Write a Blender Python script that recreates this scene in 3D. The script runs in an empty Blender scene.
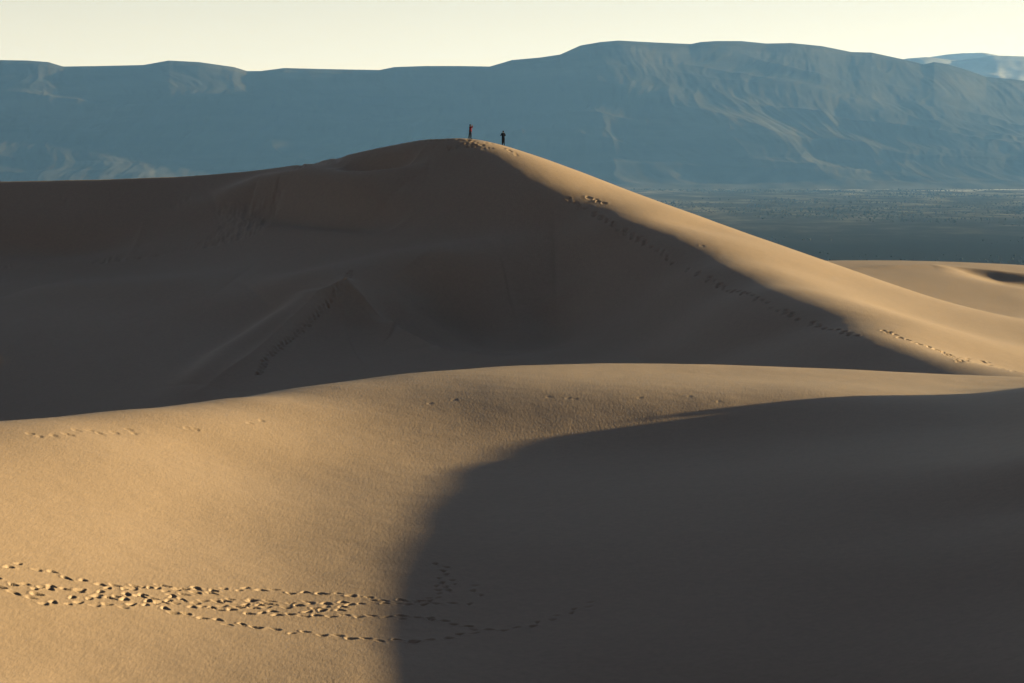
import math, bpy
HAZE = 2.2e-5; TINT = (.86, .55, .37); SKYS = .05; SUNE = 5.0; EXPO = 2.76; AIR = 0.53; DUST = 0.0; OZ = 0.7; HCOL = (.18, .42, 1, 1)
import math, random
import numpy as np
rng = np.random.default_rng(7)
random.seed(7)
# ---------------------------------------------------------------- lens of the photograph
F = 2844.0                      # 100 mm lens on 1024 px
TH = math.atan(191.5 / F)       # looking slightly down
CT, ST = math.cos(TH), math.sin(TH)
def ray(px, py):
    a = (px - 512.0) / F; b = (py - 341.5) / F
    k = CT - b * ST
    return a / k, -(ST + b * CT) / k          # dx/dy, dz/dy
def P(px, py, d):
    rx, rz = ray(px, py); return (rx * d, d, rz * d)
SAZ, SEL = math.radians(72), math.radians(7)
# ---------------------------------------------------------------- thin plate surfaces
def tps(pts, lam=0.02):
    p = np.array(pts, float); X = p[:, :2] / 50.0; z = p[:, 2]; n = len(p)
    r2 = ((X[:, None] - X[None]) ** 2).sum(-1)
    K = 0.5 * r2 * np.log(r2 + 1e-9) + lam * np.eye(n) * 0.01
    Q = np.c_[np.ones(n), X]
    A = np.zeros((n + 3, n + 3)); A[:n, :n] = K; A[:n, n:] = Q; A[n:, :n] = Q.T
    w = np.linalg.solve(A, np.r_[z, 0, 0, 0])
    def f(x, y):
        out = w[n] + w[n + 1] * x / 50 + w[n + 2] * y / 50
        for i in range(n):
            q = (x / 50 - X[i, 0]) ** 2 + (y / 50 - X[i, 1]) ** 2
            out = out + w[i] * 0.5 * q * np.log(q + 1e-9)
        return out
    return f
def dens(L, n):
    out = []
    for (a, b) in zip(L[:-1], L[1:]):
        out += [tuple(a[i] + (b[i] - a[i]) * k / n for i in range(3)) for k in range(n)]
    return out + [L[-1]]
def smax(a, b, k):
    return np.where(a > b, a, b) + k * np.exp(-np.abs(a - b) / k) * 0.5
def sstep(a, b, x):
    t = np.clip((x - a) / (b - a), 0, 1); return t * t * (3 - 2 * t)
# the near dune: crest
CREST = [(-330,452,128),(-150,434,134),(0,422,140),(100,414,147),(200,403,157),(300,388,172),(400,374,184),(500,366,194),
         (600,363.5,200),(700,364.5,203),(800,367.5,205),(900,372,206),(1024,378,207),(1150,386,208),(1300,396,209)]
KN = dens(CREST, 2)
FITX = [-75, 0, 50, 100, 175, 250, 300, 400, 600, 900]
FITY = [-2.5, -3.3, -3.7, -3.2, -4.6, -3.4, -2.2, -1.6, -1.1, -.5]
OFF = [-0.29, 0.39, 0.25, 1.66, 3.18, 3.56, 4.7, 0.53, 6.27, -2.94, 0.65, 0.2, -0.38, 0.35, -0.21, 2.14, 0.02, 2.08, 0.23, 1.28, 0.35, 0.94, 0.47, 1.02, 0.0, 0.0, 0.0, 0.0, 0.0]
OFF = [o + float(np.interp(k[0], FITX, FITY)) for o, k in zip(OFF, KN)]
CREST_FIT = [(k[0], k[1] + o, k[2]) for k, o in zip(KN, OFF)]
near = [P(*c) for c in CREST_FIT]
for px, py, d in CREST_FIT:
    x, y, z = P(px, py, d)
    q = 1 - float(sstep(380, 560, np.array(float(px))))          # the crest swings away on the left: its lee side faces back and left
    near += [(x + 1 - 8 * q, y + 14 - 4 * q, z - 3.2), (x + 3 - 27 * q, y + 40 - 10 * q, z - 14)]
near += [P(*c) for c in [
    (-150,520,114),(-150,683,94),(0,500,124),(0,600,110.5),(0,683,100.5),(0,455,132),
    (200,683,106),(300,683,107),(400,683,108),(500,683,109)]]
PXT = (200,300,400,500,600,700,800,900,1024)
for d, zs in [(115,(-19.1,-19.75,-20.0,-20.0,-19.9,-19.7,-19.4,-18.9,-17.9)),
              (130,(-17.5,-18.3,-18.5,-18.4,-18.3,-18.1,-17.8,-17.3,-16.5)),
              (146,(-15.8,-16.85,-17.25,-17.35,-17.25,-17.0,-16.5,-15.95,-15.3)),
              (153,(None,-15.95,-16.75,-16.95,-16.9,-16.7,-16.3,-15.8,-15.25)),
              (160,(None,-15.3,-15.95,-16.15,-16.15,-16.05,-15.8,-15.5,-15.15)),
              (168,(None,-14.85,-14.95,-14.8,-14.7,-14.65,-14.7,-14.8,-14.95)),
              (177,(None,None,-14.4,-14.25,-14.35,-14.5,-14.65,-14.85,-15.1)),
              (188,(None,None,None,-14.4,-14.55,-14.85,-15.1,-15.4,-15.8))]:
    near += [((px - 512) / F * d, d, z) for px, z in zip(PXT, zs) if z is not None]
near += dens([(27,108,-17.2),(27,116,-16.35),(28,124,-15.55),(30.5,133,-14.4),(32,140,-13.5),(34,148,-12.8),(36.5,157,-11.9),(39.5,166,-11.0),(43,175,-11.7),(47,183,-14.6)],3)
near += [(27,100,-16.6),(26,85,-17.6),(40,120,-18.5),(46,140,-16.5),(54,160,-16),(60,180,-17),(40,95,-20),
         (0,95,-22.0),(-12,92,-20.6),(-25,88,-18.0),(14,95,-21.2),(0,70,-17.5),(-20,65,-15.5),(20,65,-15.5),
         (0,40,-10.8),(-15,35,-9.6),(15,35,-9.4),(0,15,-4.6),(0,0,-1.75),(14,4,-2.2),(-14,4,-2.4),(0,-25,-3.5),(25,-25,-5),(-25,-25,-5)]
# the high dune
SKY = [(-330,184,352),(-150,183.2,350),(0,181.5,348),(100,179.5,347),(180,176.5,346),(280,168,345),(340,158,342),(400,144,337),(427,139,334),(460,138,332),
       (480,140.5,331),(503,147,330),(550,161,328),(600,180,325),(650,199,322),(700,217,318),(750,235,314),(800,252,310),(850,270,306),
       (900,287,303),(950,303,299),(1024,319,294),(1150,343,286),(1300,372,276)]
RIDGE = [(503,156,325),(560,192,314),(650,238,297),(750,286,268),(850,325,244),(890,337,237),(940,351,230),(960,362,226),(979,376,220)]
far = []
SKY_FIT = [(px, py + (-1.1 if 400 < px < 930 else 0) + {0: -2, 100: -2, 180: -2.6, 280: -1, 340: .8, 427: -2, 460: -1.2, 480: .8, 503: 3.2, 550: 2, 600: 1}.get(px, 0), d) for px, py, d in SKY]
for px, py, d in SKY_FIT:
    x, y, z = P(px, py, d)
    if px < 401:                       # a sharp crest: the face runs on and is cut by the lee side
        far += [(x * (1 + 7 / d), y + 7, z + 2.1), (x * 1.06, y + 22, z + 5.5)]
    else:
        far += [(x, y, z), (x * 1.03 + 2, y + 16, z - 2.9), (x * 1.1 + 6, y + 60, z - 20)]
far += [P(*c) for c in dens(RIDGE, 2)]
far += [P(*c) for c in [
    (600,192,320),(700,232,308),(800,272,290),(850,288,286),(900,315,272),(950,330,264),(1024,350,256),(1024,377,234),(1150,372,256),
    (930,350,240),(990,373,232),
    (560,368,262),(560,331,285),(560,285,300),(560,230,310),(650,368,254),(650,345,268),(650,300,284),(640,262,293),
    (750,371,240),(750,350,252),(700,298,276),(820,345,241),(880,362,232),(880,375,226),(925,379,221),(948,384,217),(965,386,215),(905,374,224),(510,182,318),
    (450,375,260),(450,325,282),(450,262,303),(450,228,312),(450,168,326),
    (340,388,256),(345,308,288),(340,265,303),(340,230,317),(340,185,330),(400,340,280),
    (200,405,250),(200,340,277),(200,282,302),(200,250,322),(200,205,337),(200,190,342),
    (0,425,245),(0,350,272),(0,288,308),(0,262,325),(0,215,339),(0,192,345.2),(100,215,338),(100,262,323),(-150,262,327),(-150,290,310),(-150,215,341),(-150,430,242),
    (-150,192,347.4),(100,188,344.5),(300,178,339),(380,160,333),
    (1024,385,212),(1150,395,222)]]
far += [(x * 0.85, 196, -30) for x in (-60,-30,-10,10,25)] + [(35,196,-27),(60,196,-26)]
# the lit dune beyond on the right
back = [P(*c) for c in [(600,264,480),(700,262.5,488),(800,261.5,493),(870,261,497),(950,262,501),(1024,265,505),(1150,272,510),(1300,282,515),
        (870,270,475),(950,277,470),(1024,290,462),(1150,300,470),(850,300,420),(950,312,425),(1024,322,410),(1150,340,410),(700,300,420),(600,300,430)]]
back += [(x, 560, -27) for x in (0,40,80,140)] + [(x, 640, -42) for x in (0,60,140)] + [(x, 380, -30) for x in (0,40,90,140)]
f_near, f_far, f_back = tps(near, .3), tps(far, 1.5), tps(back)
# world grid
def blur(a, sg):
    r = int(3 * sg + 1); k = np.exp(-np.arange(-r, r + 1) ** 2 / (2 * sg * sg)); k /= k.sum()
    for ax in (0, 1):
        p = np.pad(a, [(r, r) if i == ax else (0, 0) for i in (0, 1)], mode='edge')
        a = sum(k[i] * (p[i:i + a.shape[0]] if ax == 0 else p[:, i:i + a.shape[1]]) for i in range(2 * r + 1))
    return a
GX = np.arange(-150, 200.1, 0.75); GY = np.arange(-60, 700.1, 0.75)
gx, gy = np.meshgrid(GX, GY)
def fades(x, y): return x, y
hn = f_near(gx, gy); hf = f_far(gx, gy); hb = f_back(gx, gy)
sp = np.array([c for c in SKY_FIT]); su = (sp[:, 0] - 512) / F
hf = blur(hf, 2.0); gu = gx / np.maximum(gy, 1)
ds_ = np.interp(gu, su, sp[:, 2]); zs_ = np.interp(gu, su, [P(*c)[2] for c in SKY_FIT])
cut = zs_ - 0.22 * (gy - ds_) + 4 * sstep(440, 560, gu * F + 512)
hf = np.where(gy > 250, np.minimum(hf, cut), hf)
hn = blur(hn, 2.6)
BIG = -60.0
hn = np.where(gy > 245, BIG, hn); hf = np.where(gy < 205, BIG, hf); hf = np.where(gy > 420, BIG, hf)
hb = np.where((gy < 375), BIG, hb)
hb = hb - 60 * sstep(0, 1, (-(gx) - 10 + 0.0 * gy) / 60.0)
hh = smax(smax(hn, hf, 0.35), hb, 0.5)
# generic dune field round the modelled part
def gen(x, y):
    return (-22 + 5.0 * np.sin(x * 0.045 + 0.9 * np.sin(y * 0.013)) * np.cos(y * 0.021 + 0.6 * np.sin(x * .02)) + 1.6 * np.sin(x * .11 + y * .07)
            - 88 * sstep(450, 1150, np.hypot(x, y - 150)) )
def side(x, y):
    w = 22 + 0.205 * np.maximum(y, 60)
    return sstep(0, 1, (np.abs(x) - w) / 55.0)
g = gen(gx, gy); s = side(gx, gy)
hh = hh * (1 - s) + g * s
m = sstep(500, 640, gy); lowb = np.maximum(hh, -110); hh = lowb * (1 - m) + np.minimum(g, -42 - (gy - 600) * .1) * m
m = 1 - sstep(-60, -15, gy); hh = hh * (1 - m) + (g * .4 + 2) * m
hh = blur(hh, 0.8)
def bicubic(G, x, y):
    fx = np.clip((x - GX[0]) / 0.75, 1, len(GX) - 3.001); fy = np.clip((y - GY[0]) / 0.75, 1, len(GY) - 3.001)
    ix = fx.astype(int); iy = fy.astype(int); tx = fx - ix; ty = fy - iy
    def wts(t): return (-.5*t+t*t-.5*t**3, 1-2.5*t*t+1.5*t**3, .5*t+2*t*t-1.5*t**3, -.5*t*t+.5*t**3)
    wx, wy = wts(tx), wts(ty); out = 0
    for j in range(4):
        row = 0
        for i in range(4): row = row + wx[i] * G[iy + j - 1, ix + i - 1]
        out = out + wy[j] * row
    return out
def base(x, y):
    inside = (x > -148) & (x < 197) & (y > -58) & (y < 697)
    e = np.minimum.reduce([(x + 148) / 20, (197 - x) / 20, (y + 58) / 15, (697 - y) / 30])
    wgt = sstep(0, 1, e)
    gout = np.where(y > 640, np.minimum(gen(x, y), -42 - (y - 600) * .1), gen(x, y))
    gout = np.where(y < -40, gen(x, y) * .4 + 2, gout)
    gout = np.maximum(gout, -112)
    return bicubic(hh, x, y) * wgt + gout * (1 - wgt)
# the dune just outside the frame on the right: its crest height follows from where its shadow ends on the sand
EDGE = [(384,683),(376,650),(373,620),(375,598),(383,572),(394,547),(412,516),(438,487),(482,461),(525,441),(575,429),(635,421),(700,417)]
def ridge_x(y): return np.interp(y, [108, 116, 124, 133, 140, 148, 157, 166, 175, 183], [27, 27, 28, 30.5, 32, 34, 36.5, 39.5, 43, 47])
_d0 = np.arange(100, 200, .2)
for _it in range(6):
    kd, kv = [], []
    for (px, py) in EDGE:
        rx, rz = ray(px, py); z = base(_d0 * rx, _d0); k = np.nonzero(z > _d0 * rz)[0][0]
        x0, y0, z0 = _d0[k] * rx, _d0[k], z[k]
        t = np.arange(14, 70, .5); X = x0 + t * math.sin(SAZ); Y = y0 + t * math.cos(SAZ)
        c = (z0 + t * math.tan(SEL) - base(X, Y)); j = np.argmin(c)
        i = np.argmin(np.abs(X - ridge_x(Y))); kd.append(Y[i]); kv.append(c[j])
    o_ = np.argsort(kd); kd = np.array(kd)[o_]; kv = np.clip(np.array(kv)[o_], -.8, .8)
    dl = np.interp(gy, kd, kv, left=kv[0], right=0.0) * sstep(95, 104, gy)
    dl = np.where(gy > kd[-1], kv[-1] * np.exp(-((gy - kd[-1]) / 5.0) ** 2), dl)
    hh = hh + dl * np.exp(-((gx - ridge_x(gy)) / 3.2) ** 2)
# ---------------------------------------------------------------- value noise
def vnoise(x, y, seed=0):
    ix = np.floor(x).astype(np.int64); iy = np.floor(y).astype(np.int64); fx = x - ix; fy = y - iy
    fx = fx * fx * fx * (fx * (fx * 6 - 15) + 10); fy = fy * fy * fy * (fy * (fy * 6 - 15) + 10)
    def h(a, b):
        n = (a * 374761393 + b * 668265263 + seed * 974634777) & 0xffffffff
        n = ((n ^ (n >> 13)) * 1274126177) & 0xffffffff
        return ((n ^ (n >> 16)) & 0xffff) / 32767.5 - 1
    return ((h(ix, iy) * (1 - fx) + h(ix + 1, iy) * fx) * (1 - fy) + (h(ix, iy + 1) * (1 - fx) + h(ix + 1, iy + 1) * fx) * fy)
def fbm(x, y, o, seed=0, g=.5):
    a = 1; s = 0
    for i in range(o):
        s = s + a * vnoise(x, y, seed + i); x = x * 2.03 + 17.1; y = y * 2.03 + 5.3; a *= g
    return s
# ---------------------------------------------------------------- small relief of the sand
def project_y(x, y, z):
    return 341.5 + F * np.tan(np.arctan2(-z, y) - TH)
_dd = np.arange(90, 620, 0.25)
def on_sand(px, py):
    """the point of the sand that is met first along one line of sight"""
    rx, rz = ray(px, py)
    z = base(_dd * rx, _dd); k = np.nonzero(z > _dd * rz)[0]
    d = _dd[k[0]] if len(k) else _dd[:1040][np.argmax((z - _dd * rz)[:1040] / _dd[:1040])]
    return (d * rx, d)
prints = []      # x, y, heading, length, width, depth
def trail(pts, step, L=.24, Wd=.13, depth=.085, jit=.05, side=.12, skip=0.04):
    pts = np.array([on_sand(*p) for p in pts]); seg = np.hypot(*np.diff(pts, axis=0).T); cum = np.r_[0, np.cumsum(seg)]
    s = step * .5; k = 0
    while s < cum[-1]:
        x = np.interp(s, cum, pts[:, 0]); y = np.interp(s, cum, pts[:, 1])
        x2 = np.interp(s + .3, cum, pts[:, 0]); y2 = np.interp(s + .3, cum, pts[:, 1])
        a = math.atan2(y2 - y, x2 - x + 1e-9) if s + .3 < cum[-1] else a
        o = side * (1 if k % 2 else -1) + random.gauss(0, jit * .6)
        if random.random() > skip:
            sc = random.uniform(.8, 1.2)
            prints.append((x - math.sin(a) * o, y + math.cos(a) * o, a + random.gauss(0, .3), L * sc, Wd * random.uniform(.75, 1.35), depth * random.uniform(.45, 1.35)))
        s += step * random.uniform(.86, 1.14); k += 1
Zc = lambda L: [(x / 2.438, 520 + y / 2.438) for x, y in L]
trail(Zc([(-60,112),(0,114),(60,115),(120,130),(180,145),(220,155),(290,165),(340,168),(385,165),(430,170),(490,170),(540,172),(620,170),(675,173),(730,180),(770,178),(820,184),(870,186),(920,196),(1000,200)]), .66, side=.14)
trail(Zc([(-60,140),(10,150),(45,160),(100,165),(160,170),(215,185),(280,198),(330,183),(385,197),(435,190),(470,208),(530,214),(580,212),(640,207),(690,215),(740,212),(790,218),(850,213),(900,200),(950,205)]), .62)
trail(Zc([(-60,150),(0,168),(35,180),(75,198),(120,210),(170,205),(215,206),(260,210),(310,213),(350,208),(395,200),(450,210),(530,220),(610,228),(690,232),(760,237),(835,238),(880,237),(915,240),(960,236),(1050,242)]), .60, depth=.08)
trail(Zc([(385,200),(400,222),(440,228),(485,240),(520,243),(550,256),(585,255),(620,264),(652,266),(700,277),(728,276),(775,282),(810,283),(858,291),(900,293),(943,297),(985,296),(1040,300)]), .66)
for oy, a_, b_ in ((-9, 60, 900), (8, 20, 700), (-4, 380, 1000), (12, 470, 940)):   # others who walked the same line
    trail([(x, y + oy / 2.438 + 1.2 * math.sin(x * .03)) for x, y in Zc([(x, 170 + (x - 100) * .055 + 9 * math.sin(x * .011)) for x in range(a_, b_, 40)])], .78, .24, .13, .08, skip=.22)
trail([(395,604),(410,606),(428,604),(445,592),(455,580)], .6, depth=.045); trail([(400,600),(420,604),(436,590),(446,571),(436,562)], .7, depth=.045)
trail([(395,618),(430,620),(455,625),(480,630),(505,630),(530,627),(550,620),(565,615),(585,608),(600,600)], .6, depth=.05)
trail([(400,606),(420,602),(440,604),(470,604),(478,596),(470,583)], .7, depth=.045); trail([(405,641),(430,641),(455,637),(480,632)], .7, depth=.045)
for px, py in [(30,434),(39,436),(54,435.5),(65,434),(70,435.5),(76,430),(90,430),(97,432),(101,434),(115,432.5),(128,430),(134,433),(187,429),(196,430),(250,424),(262,421)]:
    x, y = on_sand(px, py); prints.append((x, y, random.uniform(-.4, .4), .26, .17, .045))
for px, py in [(549,397),(569,399),(574,400),(640,398),(690,396),(720,402),(455,400),(430,404)]:
    x, y = on_sand(px, py); prints.append((x, y, random.uniform(-1, 1), .24, .16, .025))
# along the lit ridge, the summit, the flank and the small spur in the hollow
trail([(884,330),(900,338),(915,343),(930,347),(945,353),(962,362)], .6, .36, .22, .15, side=.2)
trail([(936,349),(950,355),(962,358),(975,364)], .7, .34, .22, .14, side=.22)
trail([(962,357),(985,361),(1012,371)], 1., .34, .22, .10, side=.2)
trail([(587,197),(596,200),(604,204)], .7, .36, .22, .13); trail([(700,245),(706,247)], .9, .34, .22, .1)
trail([(560,196),(590,212),(620,230),(660,250),(700,274),(730,290),(770,306),(820,326),(860,339)], .8, .38, .26, .12, side=.22, skip=.3)
for i in range(38):
    px = random.gauss(472, 16); py = random.uniform(141.5, 148) + abs(px - 472) * .1
    if 430 < px < 520: x, y = on_sand(px, py); prints.append((x, y, random.uniform(-2, 2), .28, .17, .08))
trail([(503,147.8),(511,151.5),(518,155.5)], .8, .34, .22, .1)
trail([(425,141),(440,140.6),(455,140.4),(468,140.4)], .6, .4, .28, .14)
for o in (0,):
    trail([(352+o,292),(346+o,304),(334+o,312),(318+o,326),(300+o,342),(282+o,355),(266+o,367),(258+o,380)], .5, .32, .2, .13, jit=.1, side=.16, skip=.05)
# soft relief: (px, py) path, height, half width, gentler side factor
ridges = []
def relief(pts, h, w): ridges.append((np.array([on_sand(*p) for p in pts]), h, w))
relief([(200,396),(250,368),(290,338),(320,314),(346,305),(372,318),(400,334),(440,350)], 1.9, 3.6)
relief([(185,392),(225,362),(275,332),(315,306)], 1.0, 1.8)
relief([(210,205),(260,190),(300,186),(345,192),(400,196)], 1.8, 3.6)
relief([(255,208),(300,212),(350,216),(400,224)], -1.5, 2.6)
relief([(370,325),(400,320),(430,330),(470,345)], -1.5, 3.2)
relief([(400,285),(440,296),(475,320),(500,345)], -2.0, 4.0)
relief([(250,300),(330,290),(420,276),(500,270),(560,262)], 2.2, 6.0)
relief([(540,300),(555,320),(545,345)], -1.4, 3.2)
relief([(340,172),(385,163),(415,158)], -1.3, 2.0); relief([(360,182),(400,176),(430,168)], 0.35, 2.0)
relief([(30,289),(90,290),(150,288),(240,282)], 0.8, 6.0)
relief([(-60,240),(60,244),(140,238)], -1.2, 4.0)
relief([(860,268),(930,266),(965,270)], 0.3, 3.0)
def height(x, y):
    z = base(x, y)
    sh = x.shape; x = x.ravel(); y = y.ravel(); z = z.ravel().copy()
    for pts, h, w in ridges:
        m = np.nonzero((x > pts[:, 0].min() - 4 * w) & (x < pts[:, 0].max() + 4 * w) & (y > pts[:, 1].min() - 4 * w) & (y < pts[:, 1].max() + 4 * w))[0]
        if not len(m): continue
        X, Y = x[m], y[m]; best = np.full(len(m), 1e9); tt = np.zeros(len(m)); n = len(pts) - 1
        for i in range(n):
            a, b = pts[i], pts[i + 1]; ab = b - a; L2 = (ab ** 2).sum() + 1e-9
            t = np.clip(((X - a[0]) * ab[0] + (Y - a[1]) * ab[1]) / L2, 0, 1)
            q = (X - a[0] - t * ab[0]) ** 2 + (Y - a[1] - t * ab[1]) ** 2
            k = q < best; best = np.where(k, q, best); tt = np.where(k, (i + t) / n, tt)
        r = np.sqrt(best) / w
        z[m] += h * (np.exp(-r * 1.3) if h == 1.9 else np.exp(-r * r)) * np.sin(np.clip(tt, .02, .98) * np.pi) ** .5
    # the dark lee side of the far right dune
    m = np.nonzero((y > 440) & (y < 540) & (x > 60) & (x < 140))[0]
    if len(m):
        X, Y = x[m], y[m]; c = 489 + 5 * np.sin(X * .12) * .5
        z[m] += (-1.5 * sstep(0, 1, (c - Y) / 5) * sstep(0, 1, (Y - (c - 26)) / 20) ) * sstep(72, 84, X)
    # long low undulation and wind relief
    near_ = (np.abs(x) < 25 + .25 * np.maximum(y, 60)) & (y > 60) & (y < 560)
    m = np.nonzero(near_)[0]
    if len(m):
        X, Y = x[m], y[m]
        z[m] += .03 * fbm(X * .16, Y * .11, 2, 3) + .007 * fbm(X * .8, Y * .8, 2, 9)
        # broken, wind-scoured crust on the left face
        fc = sstep(.5, 1, fbm(X * .13, Y * .1, 2, 31) + .45) * ((Y > 322) & (Y < 347) & (X < -12))
        z[m] += -.22 * fc * np.abs(fbm(X * 1.1, Y * .22, 3, 41))
    if len(x) > 4000:
        order = np.argsort(y); ys = y[order]
    else: order = np.arange(len(x)); ys = None
    for (qx, qy, a, L, Wd, dp) in prints:
        if ys is not None:
            i0, i1 = np.searchsorted(ys, [qy - 1.2, qy + 1.2]); idx = order[i0:i1]
        else: idx = order
        idx = idx[np.abs(x[idx] - qx) < 1.2]
        if not len(idx): continue
        dx = x[idx] - qx; dy = y[idx] - qy; u = (dx * math.cos(a) + dy * math.sin(a)) / L; v = (-dx * math.sin(a) + dy * math.cos(a)) / Wd
        r2 = (u * u + v * v) * (1 + .35 * np.sin(3 * np.arctan2(v, u) + qx * 7))
        z[idx] += dp * (-1.7 * np.exp(-(r2 * 1.7) ** 1.6) + .30 * np.exp(-((np.sqrt(r2) - 1.15) / .3) ** 2))
    return z.reshape(sh)
# ================================================================ Blender scene
import bpy, bmesh
sc = bpy.context.scene; col = sc.collection
def setp(o, label=None, cat=None, kind=None, group=None):
    if label: o['label'] = label
    if cat: o['category'] = cat
    if kind: o['kind'] = kind
    if group: o['group'] = group
    return o
def grid_object(name, X, Y, Z, mat):
    r, c = X.shape
    me = bpy.data.meshes.new(name)
    me.vertices.add(r * c)
    me.vertices.foreach_set('co', np.stack([X, Y, Z], -1).astype(np.float32).ravel())
    i = (np.arange(r - 1)[:, None] * c + np.arange(c - 1)[None]).ravel()
    q = np.stack([i, i + 1, i + c + 1, i + c], -1).astype(np.int32)
    n = len(q)
    me.loops.add(n * 4); me.loops.foreach_set('vertex_index', q.ravel())
    me.polygons.add(n); me.polygons.foreach_set('loop_start', np.arange(n, dtype=np.int32) * 4)
    me.polygons.foreach_set('loop_total', np.full(n, 4, np.int32))
    me.polygons.foreach_set('use_smooth', np.ones(n, bool))
    me.materials.append(mat); me.update(calc_edges=True)
    o = bpy.data.objects.new(name, me); col.objects.link(o); return o
def new_mat(name):
    m = bpy.data.materials.new(name); m.use_nodes = True
    nt = m.node_tree; nt.nodes.clear()
    out = nt.nodes.new('ShaderNodeOutputMaterial'); bs = nt.nodes.new('ShaderNodeBsdfPrincipled')
    nt.links.new(bs.outputs[0], out.inputs[0]); bs.inputs['Specular IOR Level'].default_value = .1 if name == 'sand' else 0.0
    return m, nt, bs
def N(nt, t, **kw):
    n = nt.nodes.new(t)
    for k, v in kw.items():
        if k in n.inputs: n.inputs[k].default_value = v
        else: setattr(n, k, v)
    return n
def coords(nt, scale):
    tc = nt.nodes.new('ShaderNodeTexCoord'); mp = nt.nodes.new('ShaderNodeMapping'); mp.inputs['Scale'].default_value = scale
    nt.links.new(tc.outputs['Object'], mp.inputs[0]); return mp.outputs[0]
def ramp(nt, src, stops):
    r = nt.nodes.new('ShaderNodeValToRGB'); e = r.color_ramp.elements
    while len(e) > 1: e.remove(e[-1])
    e[0].position, e[0].color = stops[0][0], (*stops[0][1], 1)
    for p, c in stops[1:]: k = e.new(p); k.color = (*c, 1)
    nt.links.new(src, r.inputs[0]); return r.outputs[0]
def sand_material():
    m, nt, bs = new_mat('sand')
    bs.inputs['Roughness'].default_value = .58; bs.inputs['Specular IOR Level'].default_value = .28
    n1 = N(nt, 'ShaderNodeTexNoise', Scale=1.0, Detail=4.0); nt.links.new(coords(nt, (.05, .03, .05)), n1.inputs[0])
    c = ramp(nt, n1.outputs[0], [(.3, (.151, .111, .085)), (.7, (.169, .125, .098))])
    n2 = N(nt, 'ShaderNodeTexNoise', Scale=1.0, Detail=3.0); nt.links.new(coords(nt, (3, 3, 3)), n2.inputs[0])
    g = ramp(nt, n2.outputs[0], [(.3, (.90, .90, .90)), (.7, (1.06, 1.05, 1.04))])
    mx = N(nt, 'ShaderNodeMix', data_type='RGBA', blend_type='MULTIPLY'); mx.inputs[0].default_value = 1
    nt.links.new(c, mx.inputs[6]); nt.links.new(g, mx.inputs[7]); nt.links.new(mx.outputs[2], bs.inputs['Base Color'])
    # wind grain: small broken ripples and coarse grit, in real size
    nb = N(nt, 'ShaderNodeTexNoise', Scale=1.0, Detail=3.0, Roughness=.6); nt.links.new(coords(nt, (7.0, 2.4, 3.0)), nb.inputs[0])
    b1 = N(nt, 'ShaderNodeBump', Strength=.6, Distance=.03); nt.links.new(nb.outputs[0], b1.inputs['Height'])
    nc = N(nt, 'ShaderNodeTexNoise', Scale=1.0, Detail=2.0); nt.links.new(coords(nt, (1.1, .7, .8)), nc.inputs[0])
    b2 = N(nt, 'ShaderNodeBump', Strength=.3, Distance=.03); nt.links.new(nc.outputs[0], b2.inputs['Height'])
    nt.links.new(b1.outputs[0], b2.inputs['Normal']); nt.links.new(b2.outputs[0], bs.inputs['Normal'])
    return m
SAND = sand_material()
# ---------------------------------------------------------------- the dunes
def steps(segs):
    out = [segs[0][0]]
    for a, b, s in segs:
        n = max(1, int(round((b - a) / s))); out += list(a + (b - a) * (np.arange(n) + 1) / n)
    return np.array(out)
ys = steps([(-160, 0, 4), (0, 88, 1.0), (88, 100, .25), (100, 128, .085), (128, 205, .22), (205, 228, .8), (228, 350, .26), (350, 470, 1.5), (470, 505, .5), (505, 640, 3), (640, 1300, 12)])
ud = np.arange(-.198, .1981, .00042)
side_u = .198 + .0008 * (1.09 ** np.arange(1, 62) - 1) / .09; side_u = side_u[side_u < 1.6]
us = np.r_[-side_u[::-1], ud, side_u]
US, YS = np.meshgrid(us, ys)
XS = US * np.sqrt(YS * YS * (YS > 0) + 55.0 ** 2)
ZS = height(XS, YS)
dunes = setp(grid_object('sand_dunes', XS, YS, ZS, SAND), 'wind-smoothed pale dunes crossed by footprints', kind='structure')
def zat(x, y): return float(height(np.array([x]), np.array([y]))[0])
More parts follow.
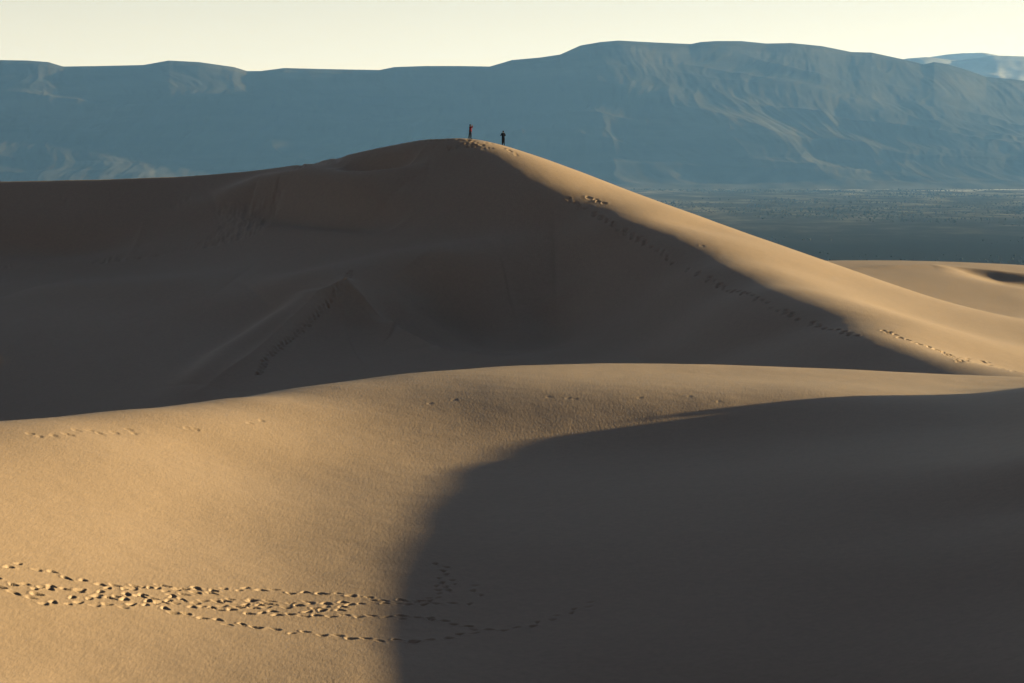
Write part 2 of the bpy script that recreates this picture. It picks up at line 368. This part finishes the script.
# ---------------------------------------------------------------- valley floor
def valley_material():
    m, nt, bs = new_mat('valley_ground'); bs.inputs['Roughness'].default_value = 1
    n1 = N(nt, 'ShaderNodeTexNoise', Scale=1.0, Detail=6.0, Roughness=.65); nt.links.new(coords(nt, (.010, .0022, 1)), n1.inputs[0])
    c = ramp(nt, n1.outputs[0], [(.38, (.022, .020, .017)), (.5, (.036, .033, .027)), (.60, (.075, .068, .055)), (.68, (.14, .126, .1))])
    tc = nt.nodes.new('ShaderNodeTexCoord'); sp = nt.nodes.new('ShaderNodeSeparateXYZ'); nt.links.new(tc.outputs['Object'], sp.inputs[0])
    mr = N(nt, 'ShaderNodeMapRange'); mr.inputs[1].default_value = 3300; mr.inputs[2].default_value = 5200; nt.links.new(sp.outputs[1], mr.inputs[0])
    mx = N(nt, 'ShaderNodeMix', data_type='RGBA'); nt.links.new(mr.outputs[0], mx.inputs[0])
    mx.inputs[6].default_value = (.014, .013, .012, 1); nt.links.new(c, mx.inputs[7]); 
    # a pale dry wash spreading from the foot of the mountains
    n2 = N(nt, 'ShaderNodeTexNoise', Scale=1.0, Detail=5.0); nt.links.new(coords(nt, (.0035, .0012, 1)), n2.inputs[0])
    ma = N(nt, 'ShaderNodeMapRange'); ma.inputs[1].default_value = .54; ma.inputs[2].default_value = .64; nt.links.new(n2.outputs[0], ma.inputs[0])
    mb = N(nt, 'ShaderNodeMapRange'); mb.inputs[1].default_value = 6400; mb.inputs[2].default_value = 7700; nt.links.new(sp.outputs[1], mb.inputs[0])
    mm = N(nt, 'ShaderNodeMath', operation='MULTIPLY'); nt.links.new(ma.outputs[0], mm.inputs[0]); nt.links.new(mb.outputs[0], mm.inputs[1])
    mc = N(nt, 'ShaderNodeMapRange'); mc.inputs[1].default_value = 650; mc.inputs[2].default_value = 1150; nt.links.new(sp.outputs[0], mc.inputs[0])
    mn = N(nt, 'ShaderNodeMath', operation='MULTIPLY'); nt.links.new(mm.outputs[0], mn.inputs[0]); nt.links.new(mc.outputs[0], mn.inputs[1])
    m2 = N(nt, 'ShaderNodeMix', data_type='RGBA'); nt.links.new(mn.outputs[0], m2.inputs[0]); nt.links.new(mx.outputs[2], m2.inputs[6]); m2.inputs[7].default_value = (.34, .31, .26, 1)
    nt.links.new(m2.outputs[2], bs.inputs['Base Color'])
    return m
gx_ = np.linspace(-14800, 14800, 149); gy_ = np.r_[np.linspace(-5800, 2000, 30), np.linspace(2060, 9500, 250), np.linspace(9700, 17800, 40)]
VX, VY = np.meshgrid(gx_, gy_)
VZ = -110.0 + 1.5 * fbm(VX * .004, VY * .004, 2, 77) * (VY > 1500)
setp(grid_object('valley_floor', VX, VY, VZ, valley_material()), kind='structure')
# ---------------------------------------------------------------- mountains
SK = [(-500,84),(-300,70),(-150,62),(-60,59),(0,60),(30,60.5),(50,62),(65,66.5),(100,66),(145,65),(170,60.5),(200,62),(235,67),(248,71),(262,71),(285,68),(325,69),(380,70),
      (395,67),(425,66),(460,66),(490,66.5),(512,60),(540,57.5),(560,54.5),(580,45.5),(600,42),(618,40.5),(655,42.5),(690,44),(700,42),(715,41),(740,41),(765,43.5),(790,43),(820,46),(850,52),(870,52.5),
      (900,59),(922,64.5),(932,62),(945,64),(965,70),(985,77),(1010,79),(1024,81),(1080,84),(1150,92),(1300,96),(1500,90),(1700,110)]
def rock_material(name, k):
    m, nt, bs = new_mat(name); bs.inputs['Roughness'].default_value = 1
    n1 = N(nt, 'ShaderNodeTexNoise', Scale=1.0, Detail=8.0, Roughness=.6); nt.links.new(coords(nt, (.0012, .0006, .008)), n1.inputs[0])
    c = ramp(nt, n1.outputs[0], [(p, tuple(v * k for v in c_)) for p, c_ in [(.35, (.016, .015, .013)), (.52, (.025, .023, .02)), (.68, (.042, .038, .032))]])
    tc = nt.nodes.new('ShaderNodeTexCoord'); sp = nt.nodes.new('ShaderNodeSeparateXYZ'); nt.links.new(tc.outputs['Object'], sp.inputs[0])
    mr = N(nt, 'ShaderNodeMapRange'); mr.inputs[1].default_value = -112; mr.inputs[2].default_value = -45; nt.links.new(sp.outputs[2], mr.inputs[0])
    n3 = N(nt, 'ShaderNodeTexNoise', Scale=1.0, Detail=6.0); nt.links.new(coords(nt, (.010, .0022, .01)), n3.inputs[0])
    fan = ramp(nt, n3.outputs[0], [(.38, (.03, .028, .023)), (.68, (.08, .072, .058))])      # gravel fans at the foot
    mx = N(nt, 'ShaderNodeMix', data_type='RGBA'); nt.links.new(mr.outputs[0], mx.inputs[0]); nt.links.new(fan, mx.inputs[6]); nt.links.new(c, mx.inputs[7])
    nt.links.new(mx.outputs[2], bs.inputs['Base Color']); return m
ROCK = rock_material('mountain_rock', 1); HAZED_ROCK = rock_material('painted_haze_rock', 8)  # farther ranges: the paling by bright haze is put into the rock colour
def mountain(name, sky, d0, d1, d2, d3, nu, nd, amp, seed, ulim, mat):
    uu = np.linspace(-ulim, ulim, nu); dd = np.r_[np.linspace(d0, d2, nd), np.linspace(d2, d3, nd // 5)[1:]]
    U, D = np.meshgrid(uu, dd); X = U * D
    su = np.array([(p[0] - 512) / F for p in sky]); sz = np.array([ray(*p)[1] for p in sky])
    S = np.interp(U, su, sz)                                     # elevation angle of the skyline
    warp = .18 * (d1 - d0) * fbm(X * .00035, D * .00035, 3, seed + 5)
    t = np.clip((D + warp * sstep(0, 1, (D - d0) / (d1 - d0)) * .8 - d0) / (d1 - d0), 0, 1.25)
    prof = np.interp(t, [0, .12, .3, .45, .62, .8, .95, 1.0, 1.25], [0, .035, .15, .33, .50, .74, .96, 1.0, .86])
    sm = np.interp(uu, su, sz); kw = max(3, int(.020 / (uu[1] - uu[0]))); kk = np.exp(-np.linspace(-2.5, 2.5, 2 * kw + 1) ** 2); kk /= kk.sum()
    sm = np.convolve(np.pad(sm, kw, mode='edge'), kk, 'valid'); top = sm[None] * d1 + 0 * D
    hills = np.abs(fbm(X * .0009 + 3.3, D * .0022 + X * .0005, 3, seed + 80, .45))
    wx = X + 90 * fbm(X * .0012, D * .0012, 3, seed + 9)
    rid = 1 - np.abs(fbm(wx * .0016 + D * .0004, D * .0005, 3, seed, .5))
    rid2 = 1 - np.abs(fbm(wx * .0052, D * .0013 + X * .0006, 5, seed + 50, .56))
    Z = -110 + (top + 110) * prof + amp * (rid - .62) * np.interp(t, [0, .1, .4, .85, 1], [0, .25, 1, .6, .15]) + amp * .5 * (rid2 - .6) * np.interp(t, [0, .15, .5, .9, 1], [0, .4, 1, .6, .2])
    Z = Z + 1.9 * amp * (.55 - hills) * np.interp(t, [0, .08, .35, .75, 1], [0, .35, 1, .8, 0])
    fall = np.clip((D - d2) / (d3 - d2), 0, 1); Z = Z * (1 - fall) - 150 * fall
    edge = sstep(0, 1, (ulim - np.abs(U)) / (.2 * ulim)); Z = -114 + (Z + 114) * edge
    for _ in range(3):
        ang = Z / D; cur = ang.max(0); tgt = np.interp(uu, su, sz)
        k = np.argmax(ang, 0); dz = (tgt - cur)
        dzs = dz
        Z += (dzs[None] * D) * np.clip(sstep(.62, 1.0, np.maximum(t, 0)), 0, 1) * edge * (1 - fall)
    Z = np.where(D <= d0 + 1, np.minimum(Z, -114), Z)
    return setp(grid_object(name, X, D, Z, mat), kind='structure')
mountain('mountain_range', SK, 8000, 10000, 10600, 12600, 2000, 620, 22, 11, .42, ROCK)
SK2 = [(300,110),(700,80),(860,66),(895,60.5),(905,58.5),(925,57),(945,59.5),(957,60.5),(975,58),(990,55.5),(1010,56),(1024,56.5),(1100,56),(1200,66),(1400,90),(1800,120)]
SK3 = [(700,100),(850,64),(905,60.5),(925,57.5),(945,54.5),(960,53.2),(982,52.7),(995,55),(1010,60),(1100,75),(1400,110)]
mountain('distant_mountains', SK2, 11900, 14200, 14400, 15000, 700, 160, 25, 23, .4, HAZED_ROCK)
mountain('far_mountain_peak', SK3, 15200, 16200, 16500, 17500, 500, 90, 50, 37, .36, HAZED_ROCK)
# ---------------------------------------------------------------- desert scrub in the valley
def shrub_material():
    m, nt, bs = new_mat('scrub'); bs.inputs['Roughness'].default_value = 1
    n1 = N(nt, 'ShaderNodeTexNoise', Scale=1.0, Detail=2.0); nt.links.new(coords(nt, (.006, .006, .05)), n1.inputs[0])
    c = ramp(nt, n1.outputs[0], [(.35, (.008, .009, .006)), (.6, (.016, .016, .011)), (.75, (.04, .037, .025))])
    nt.links.new(c, bs.inputs['Base Color']); return m
r2 = np.random.default_rng(5); nS = 26000
sd = 2500 + (8700 - 2500) * r2.random(nS * 2) ** .8; sx_ = (r2.random(nS * 2) * .56 - .24) * sd
dens_ = .5 * sstep(3300, 5200, sd) + fbm(sx_ * .003, sd * .0012, 3, 61) + r2.random(nS * 2) * .9
kk = np.argsort(-dens_)[:nS]; sd, sx_ = sd[kk], sx_[kk]
ring = 6
vs = []; fs = []
base_v = [(math.cos(a * 2 * math.pi / ring), math.sin(a * 2 * math.pi / ring)) for a in range(ring)]
R = (.7 + 1.5 * r2.random(nS) ** 2) * (sd / 5000) ** .5; Hh = R * (.8 + .5 * r2.random(nS))
V = np.zeros((nS, 2 * ring + 1, 3), np.float32)
for k, (cx, cy) in enumerate(base_v):
    j1 = .8 + .4 * r2.random(nS); j2 = .75 + .5 * r2.random(nS)
    V[:, k] = np.stack([sx_ + cx * R * j1 * .7, sd + cy * R * j1 * .7, np.full(nS, -112.)], -1)
    V[:, ring + k] = np.stack([sx_ + cx * R * j2, sd + cy * R * j2, -110 + Hh * (.45 + .25 * r2.random(nS))], -1)
V[:, 2 * ring] = np.stack([sx_, sd, -110 + Hh], -1)
tri = []
for k in range(ring):
    k2 = (k + 1) % ring
    tri += [(k, k2, ring + k2), (k, ring + k2, ring + k), (ring + k, ring + k2, 2 * ring)]
T = (np.array(tri)[None] + (np.arange(nS) * (2 * ring + 1))[:, None, None]).reshape(-1, 3).astype(np.int32)
me = bpy.data.meshes.new('desert_scrub'); me.vertices.add(V.shape[0] * V.shape[1]); me.vertices.foreach_set('co', V.ravel())
me.loops.add(T.size); me.loops.foreach_set('vertex_index', T.ravel()); me.polygons.add(len(T))
me.polygons.foreach_set('loop_start', np.arange(len(T), dtype=np.int32) * 3); me.polygons.foreach_set('loop_total', np.full(len(T), 3, np.int32))
me.materials.append(shrub_material()); me.update(calc_edges=True)
o = bpy.data.objects.new('desert_scrub', me); col.objects.link(o); setp(o, 'low grey-green scrub scattered over the valley floor', 'scrub', kind='stuff')
# ---------------------------------------------------------------- people
def cloth(name, c, rough=.85):
    m, nt, bs = new_mat(name); bs.inputs['Roughness'].default_value = rough
    n1 = N(nt, 'ShaderNodeTexNoise', Scale=14.0, Detail=3.0); tc = nt.nodes.new('ShaderNodeTexCoord'); nt.links.new(tc.outputs['Object'], n1.inputs[0])
    nt.links.new(ramp(nt, n1.outputs[0], [(.3, tuple(v * .75 for v in c)), (.7, tuple(min(1, v * 1.2) for v in c))]), bs.inputs['Base Color']); return m
def skin_obj(name, chains, mat, parent, root=None, sub=1):
    """chains: list of [(x,y,z,r), ...]; points that coincide are shared"""
    idx = {}; verts = []; rad = []; edges = []
    for ch in chains:
        prev = None
        for (x, y, z, r) in ch:
            k = (round(x, 4), round(y, 4), round(z, 4))
            if k not in idx: idx[k] = len(verts); verts.append((x, y, z)); rad.append(r)
            if prev is not None and prev != idx[k]: edges.append((prev, idx[k]))
            prev = idx[k]
    me = bpy.data.meshes.new(name); me.from_pydata(verts, edges, []); o = bpy.data.objects.new(name, me); col.objects.link(o)
    md = o.modifiers.new('s', 'SKIN'); md.use_smooth_shade = True
    for i, sv in enumerate(me.skin_vertices[0].data): sv.radius = (rad[i], rad[i]); sv.use_root = (i == 0)
    sb = o.modifiers.new('d', 'SUBSURF'); sb.levels = sub; sb.render_levels = sub
    dg = bpy.context.evaluated_depsgraph_get(); m2 = bpy.data.meshes.new_from_object(o.evaluated_get(dg))
    o.modifiers.clear(); o.data = m2; m2.name = name; m2.materials.clear(); m2.materials.append(mat); o.parent = parent
    for p in m2.polygons: p.use_smooth = True
    return o
def hand(wr, dr, up, sgn):
    """palm and five fingers from the wrist; dr = way the fingers point, up = way the back of the hand faces"""
    w = np.array(wr); d = np.array(dr, float); d /= np.linalg.norm(d); u = np.array(up, float); u -= u.dot(d) * d; u /= np.linalg.norm(u); s = np.cross(d, u) * sgn
    pc = w + d * .045; ch = [[(*w, .026), (*pc, .034)]]
    for k, (off, L) in enumerate([(-.030, .072), (-.010, .082), (.010, .078), (.029, .060)]):
        a = w + d * .085 + s * off; b = a + d * L * .45 - u * .006; c = b + d * L * .38 - u * .022; e = c + d * L * .2 - u * .026
        ch.append([(*pc, .034), (*a, .0115), (*b, .0095), (*c, .0088), (*e, .0075)])
    a = w + d * .03 - s * .034; b = a - s * .024 + d * .026 - u * .008; c = b + d * .028 - u * .010
    ch.append([(*pc, .034), (*a, .014), (*b, .0115), (*c, .0095)])
    return ch
def person(loc, rz, hgt, label, top_c, leg_c, arms, shorts=False):
    root = bpy.data.objects.new('person', None); col.objects.link(root); root.location = loc; root.rotation_euler = (0, 0, rz)
    root.scale = (hgt / 1.76,) * 3; setp(root, label, 'person', group='people standing on the dune summit')
    sk = cloth('skin', (.13, .08, .058), .6); tm = cloth('jacket_cloth', top_c); lm = cloth('trouser_cloth', leg_c); hm = cloth('hair', (.008, .007, .006)); bm_ = cloth('boot_leather', (.012, .01, .008))
    # faces +y
    pel = (0, 0, .96, .125)
    chains = [[pel, (0, 0, 1.10, .120), (0, .01, 1.26, .130), (0, 0, 1.40, .115), (0, .0, 1.49, .058), (0, .012, 1.545, .056)],
              [(0, .012, 1.545, .056), (0, .025, 1.60, .078), (0, .02, 1.66, .086), (0, .01, 1.715, .068)],
              [(0, .025, 1.60, .078), (0, .095, 1.585, .030)], [(0, .02, 1.66, .086), (0, .112, 1.625, .014)],
              [(0, .02, 1.66, .086), (.088, .01, 1.635, .014)], [(0, .02, 1.66, .086), (-.088, .01, 1.635, .014)]]
    legs = []
    for s, lean in ((1, .05), (-1, -.09)):
        legs.append([pel, (s * .095, 0, .90, .098), (s * .13, lean + .01, .50, .066), (s * .14, lean - .01, .36, .064), (s * .16, lean - .02, .09, .042), (s * .172, lean + .07, .035, .038), (s * .18, lean + .16, .028, .028)])
    armc = []; hands = []
    for s, (elb, wri, fdir, upd) in zip((1, -1), arms):
        a = [(0, 0, 1.40, .115), (s * .15, 0, 1.415, .070), (s * .19, 0, 1.39, .058), (*elb, .044), ((elb[0] + wri[0]) / 2, (elb[1] + wri[1]) / 2, (elb[2] + wri[2]) / 2, .042), (*wri, .028)]
        armc.append(a); h = hand(wri, fdir, upd, s); h[0][0] = (*wri, .028); hands += h
    skin_obj('body', chains + legs + armc + hands, sk, root, sub=1)
    g = lambda ch, k: [(x, y, z, r * k + .004) for x, y, z, r in ch]
    skin_obj('jacket', [[(0, 0, .78, .19), (0, 0, .90, .195), (0, 0, 1.0, .185), (0, 0, 1.10, .18), (0, .01, 1.26, .185), (0, 0, 1.40, .132), (0, 0, 1.48, .085)]] +
             [[(0, 0, 1.40, .132)] + g(a[1:5], 1.5) + [(a[5][0] * .85 + a[4][0] * .15, a[5][1] * .85 + a[4][1] * .15, a[5][2] * .85 + a[4][2] * .15, .040)] for a in armc], tm, root)
    n = 5 if not shorts else 3
    skin_obj('shorts' if shorts else 'trousers', [[(0, 0, 1.08, .135), (0, 0, .93, .155)]] + [[(0, 0, .93, .155), (l[1][0], 0, .86, .118)] + g(l[2:n], 1.4) for l in legs], lm, root)
    skin_obj('hair', [[(0, -.035, 1.555, .066), (0, -.03, 1.61, .088), (0, -.012, 1.68, .104), (0, .018, 1.742, .088)]], hm, root)
    for l in legs:
        skin_obj('boot', [[(l[4][0], l[4][1], .19, .052), (l[4][0], l[4][1] - .002, .075, .052), (l[5][0], l[5][1], .045, .050), (l[6][0], l[6][1] + .01, .038, .040)]], bm_, root)
    for s in (1, -1):
        bm = bmesh.new(); bmesh.ops.create_uvsphere(bm, u_segments=10, v_segments=8, radius=.012)
        me = bpy.data.meshes.new('eye'); bm.to_mesh(me); bm.free(); me.materials.append(hm)
        e = bpy.data.objects.new('eye', me); col.objects.link(e); e.parent = root; e.location = (s * .032, .098, 1.645)
    return root
def stand(px, py, d):
    x = ray(px, py)[0] * d; return x, d
def summit_spot(px):
    """the highest line of the crest on this line of sight, a little to this side of it"""
    rx = ray(px, 141)[0]; d = np.arange(318, 345, .1); z = height(rx * d, d); k = int(np.argmax(z / d)); return rx * d[k], d[k], z[k]
x, y, z = summit_spot(470.3)
person((x, y, z - .04), math.radians(-75), 1.76, 'person in a red jacket and dark trousers with hands raised to the face', (.085, .006, .005), (.012, .013, .017),
       [((.24, .20, 1.36), (.09, .24, 1.56), (-.35, .1, 1), (.3, 1, 0)), ((-.26, .22, 1.38), (-.09, .25, 1.57), (.35, .1, 1), (-.3, 1, 0))])
x, y, z = summit_spot(503.2)
person((x, y, z - .04), math.radians(28), 1.78, 'person in dark jacket and dark trousers standing lower on the sunlit crest', (.006, .0065, .010), (.005, .005, .007),
       [((.30, .02, 1.16), (.13, .22, 1.24), (-.7, .5, .2), (.2, .2, 1)), ((-.30, .02, 1.15), (-.13, .23, 1.22), (.7, .5, .2), (-.2, .2, 1))])
# ---------------------------------------------------------------- air
bm = bmesh.new(); bmesh.ops.create_cube(bm, size=1)
me = bpy.data.meshes.new('haze'); bm.to_mesh(me); bm.free()
hz = bpy.data.objects.new('haze', me); col.objects.link(hz); top = 590; bot = -155
hz.scale = (30000, 24000, top - bot); hz.location = (0, 6000, (top + bot) / 2); setp(hz, kind='stuff')
hm = bpy.data.materials.new('haze'); hm.use_nodes = True; nt = hm.node_tree; nt.nodes.clear()
out = nt.nodes.new('ShaderNodeOutputMaterial'); pv = nt.nodes.new('ShaderNodeVolumePrincipled'); nt.links.new(pv.outputs[0], out.inputs['Volume'])
pv.inputs['Color'].default_value = HCOL; pv.inputs['Density'].default_value = HAZE; pv.inputs['Anisotropy'].default_value = .3
me.materials.append(hm)
# ---------------------------------------------------------------- light
w = bpy.data.worlds.new('World'); sc.world = w; w.use_nodes = True; nt = w.node_tree
bg = nt.nodes['Background']; sky = nt.nodes.new('ShaderNodeTexSky'); sky.sky_type = 'NISHITA'; sky.sun_disc = False
sky.sun_elevation = SEL; sky.sun_rotation = SAZ; sky.altitude = 0; sky.air_density = AIR; sky.dust_density = DUST; sky.ozone_density = OZ
tint = nt.nodes.new('ShaderNodeMix'); tint.data_type = 'RGBA'; tint.blend_type = 'MULTIPLY'; tint.inputs[0].default_value = 1; tint.inputs[7].default_value = (*TINT, 1)
nt.links.new(sky.outputs[0], tint.inputs[6]); nt.links.new(tint.outputs[2], bg.inputs[0]); bg.inputs[1].default_value = SKYS
L = bpy.data.lights.new('sun', 'SUN'); L.energy = SUNE; L.angle = math.radians(.5); L.color = (1, .775, .37)
lo = bpy.data.objects.new('sun', L); col.objects.link(lo)
from mathutils import Vector
sd_ = Vector((math.sin(SAZ) * math.cos(SEL), math.cos(SAZ) * math.cos(SEL), math.sin(SEL)))
lo.rotation_euler = sd_.to_track_quat('Z', 'Y').to_euler()
cam = bpy.data.cameras.new('camera'); co = bpy.data.objects.new('camera', cam); col.objects.link(co); sc.camera = co
cam.sensor_width = 36; cam.lens = 36 * F / 1024; cam.clip_start = .5; cam.clip_end = 90000
co.rotation_euler = (math.pi / 2 - TH, 0, 0)
sc.view_settings.view_transform = 'Standard'; sc.view_settings.look = 'None'; sc.view_settings.exposure = EXPO; sc.view_settings.gamma = 1
sc.cycles.volume_bounces = 1; sc.cycles.max_bounces = 6; sc.cycles.diffuse_bounces = 0; sc.cycles.use_denoising = True
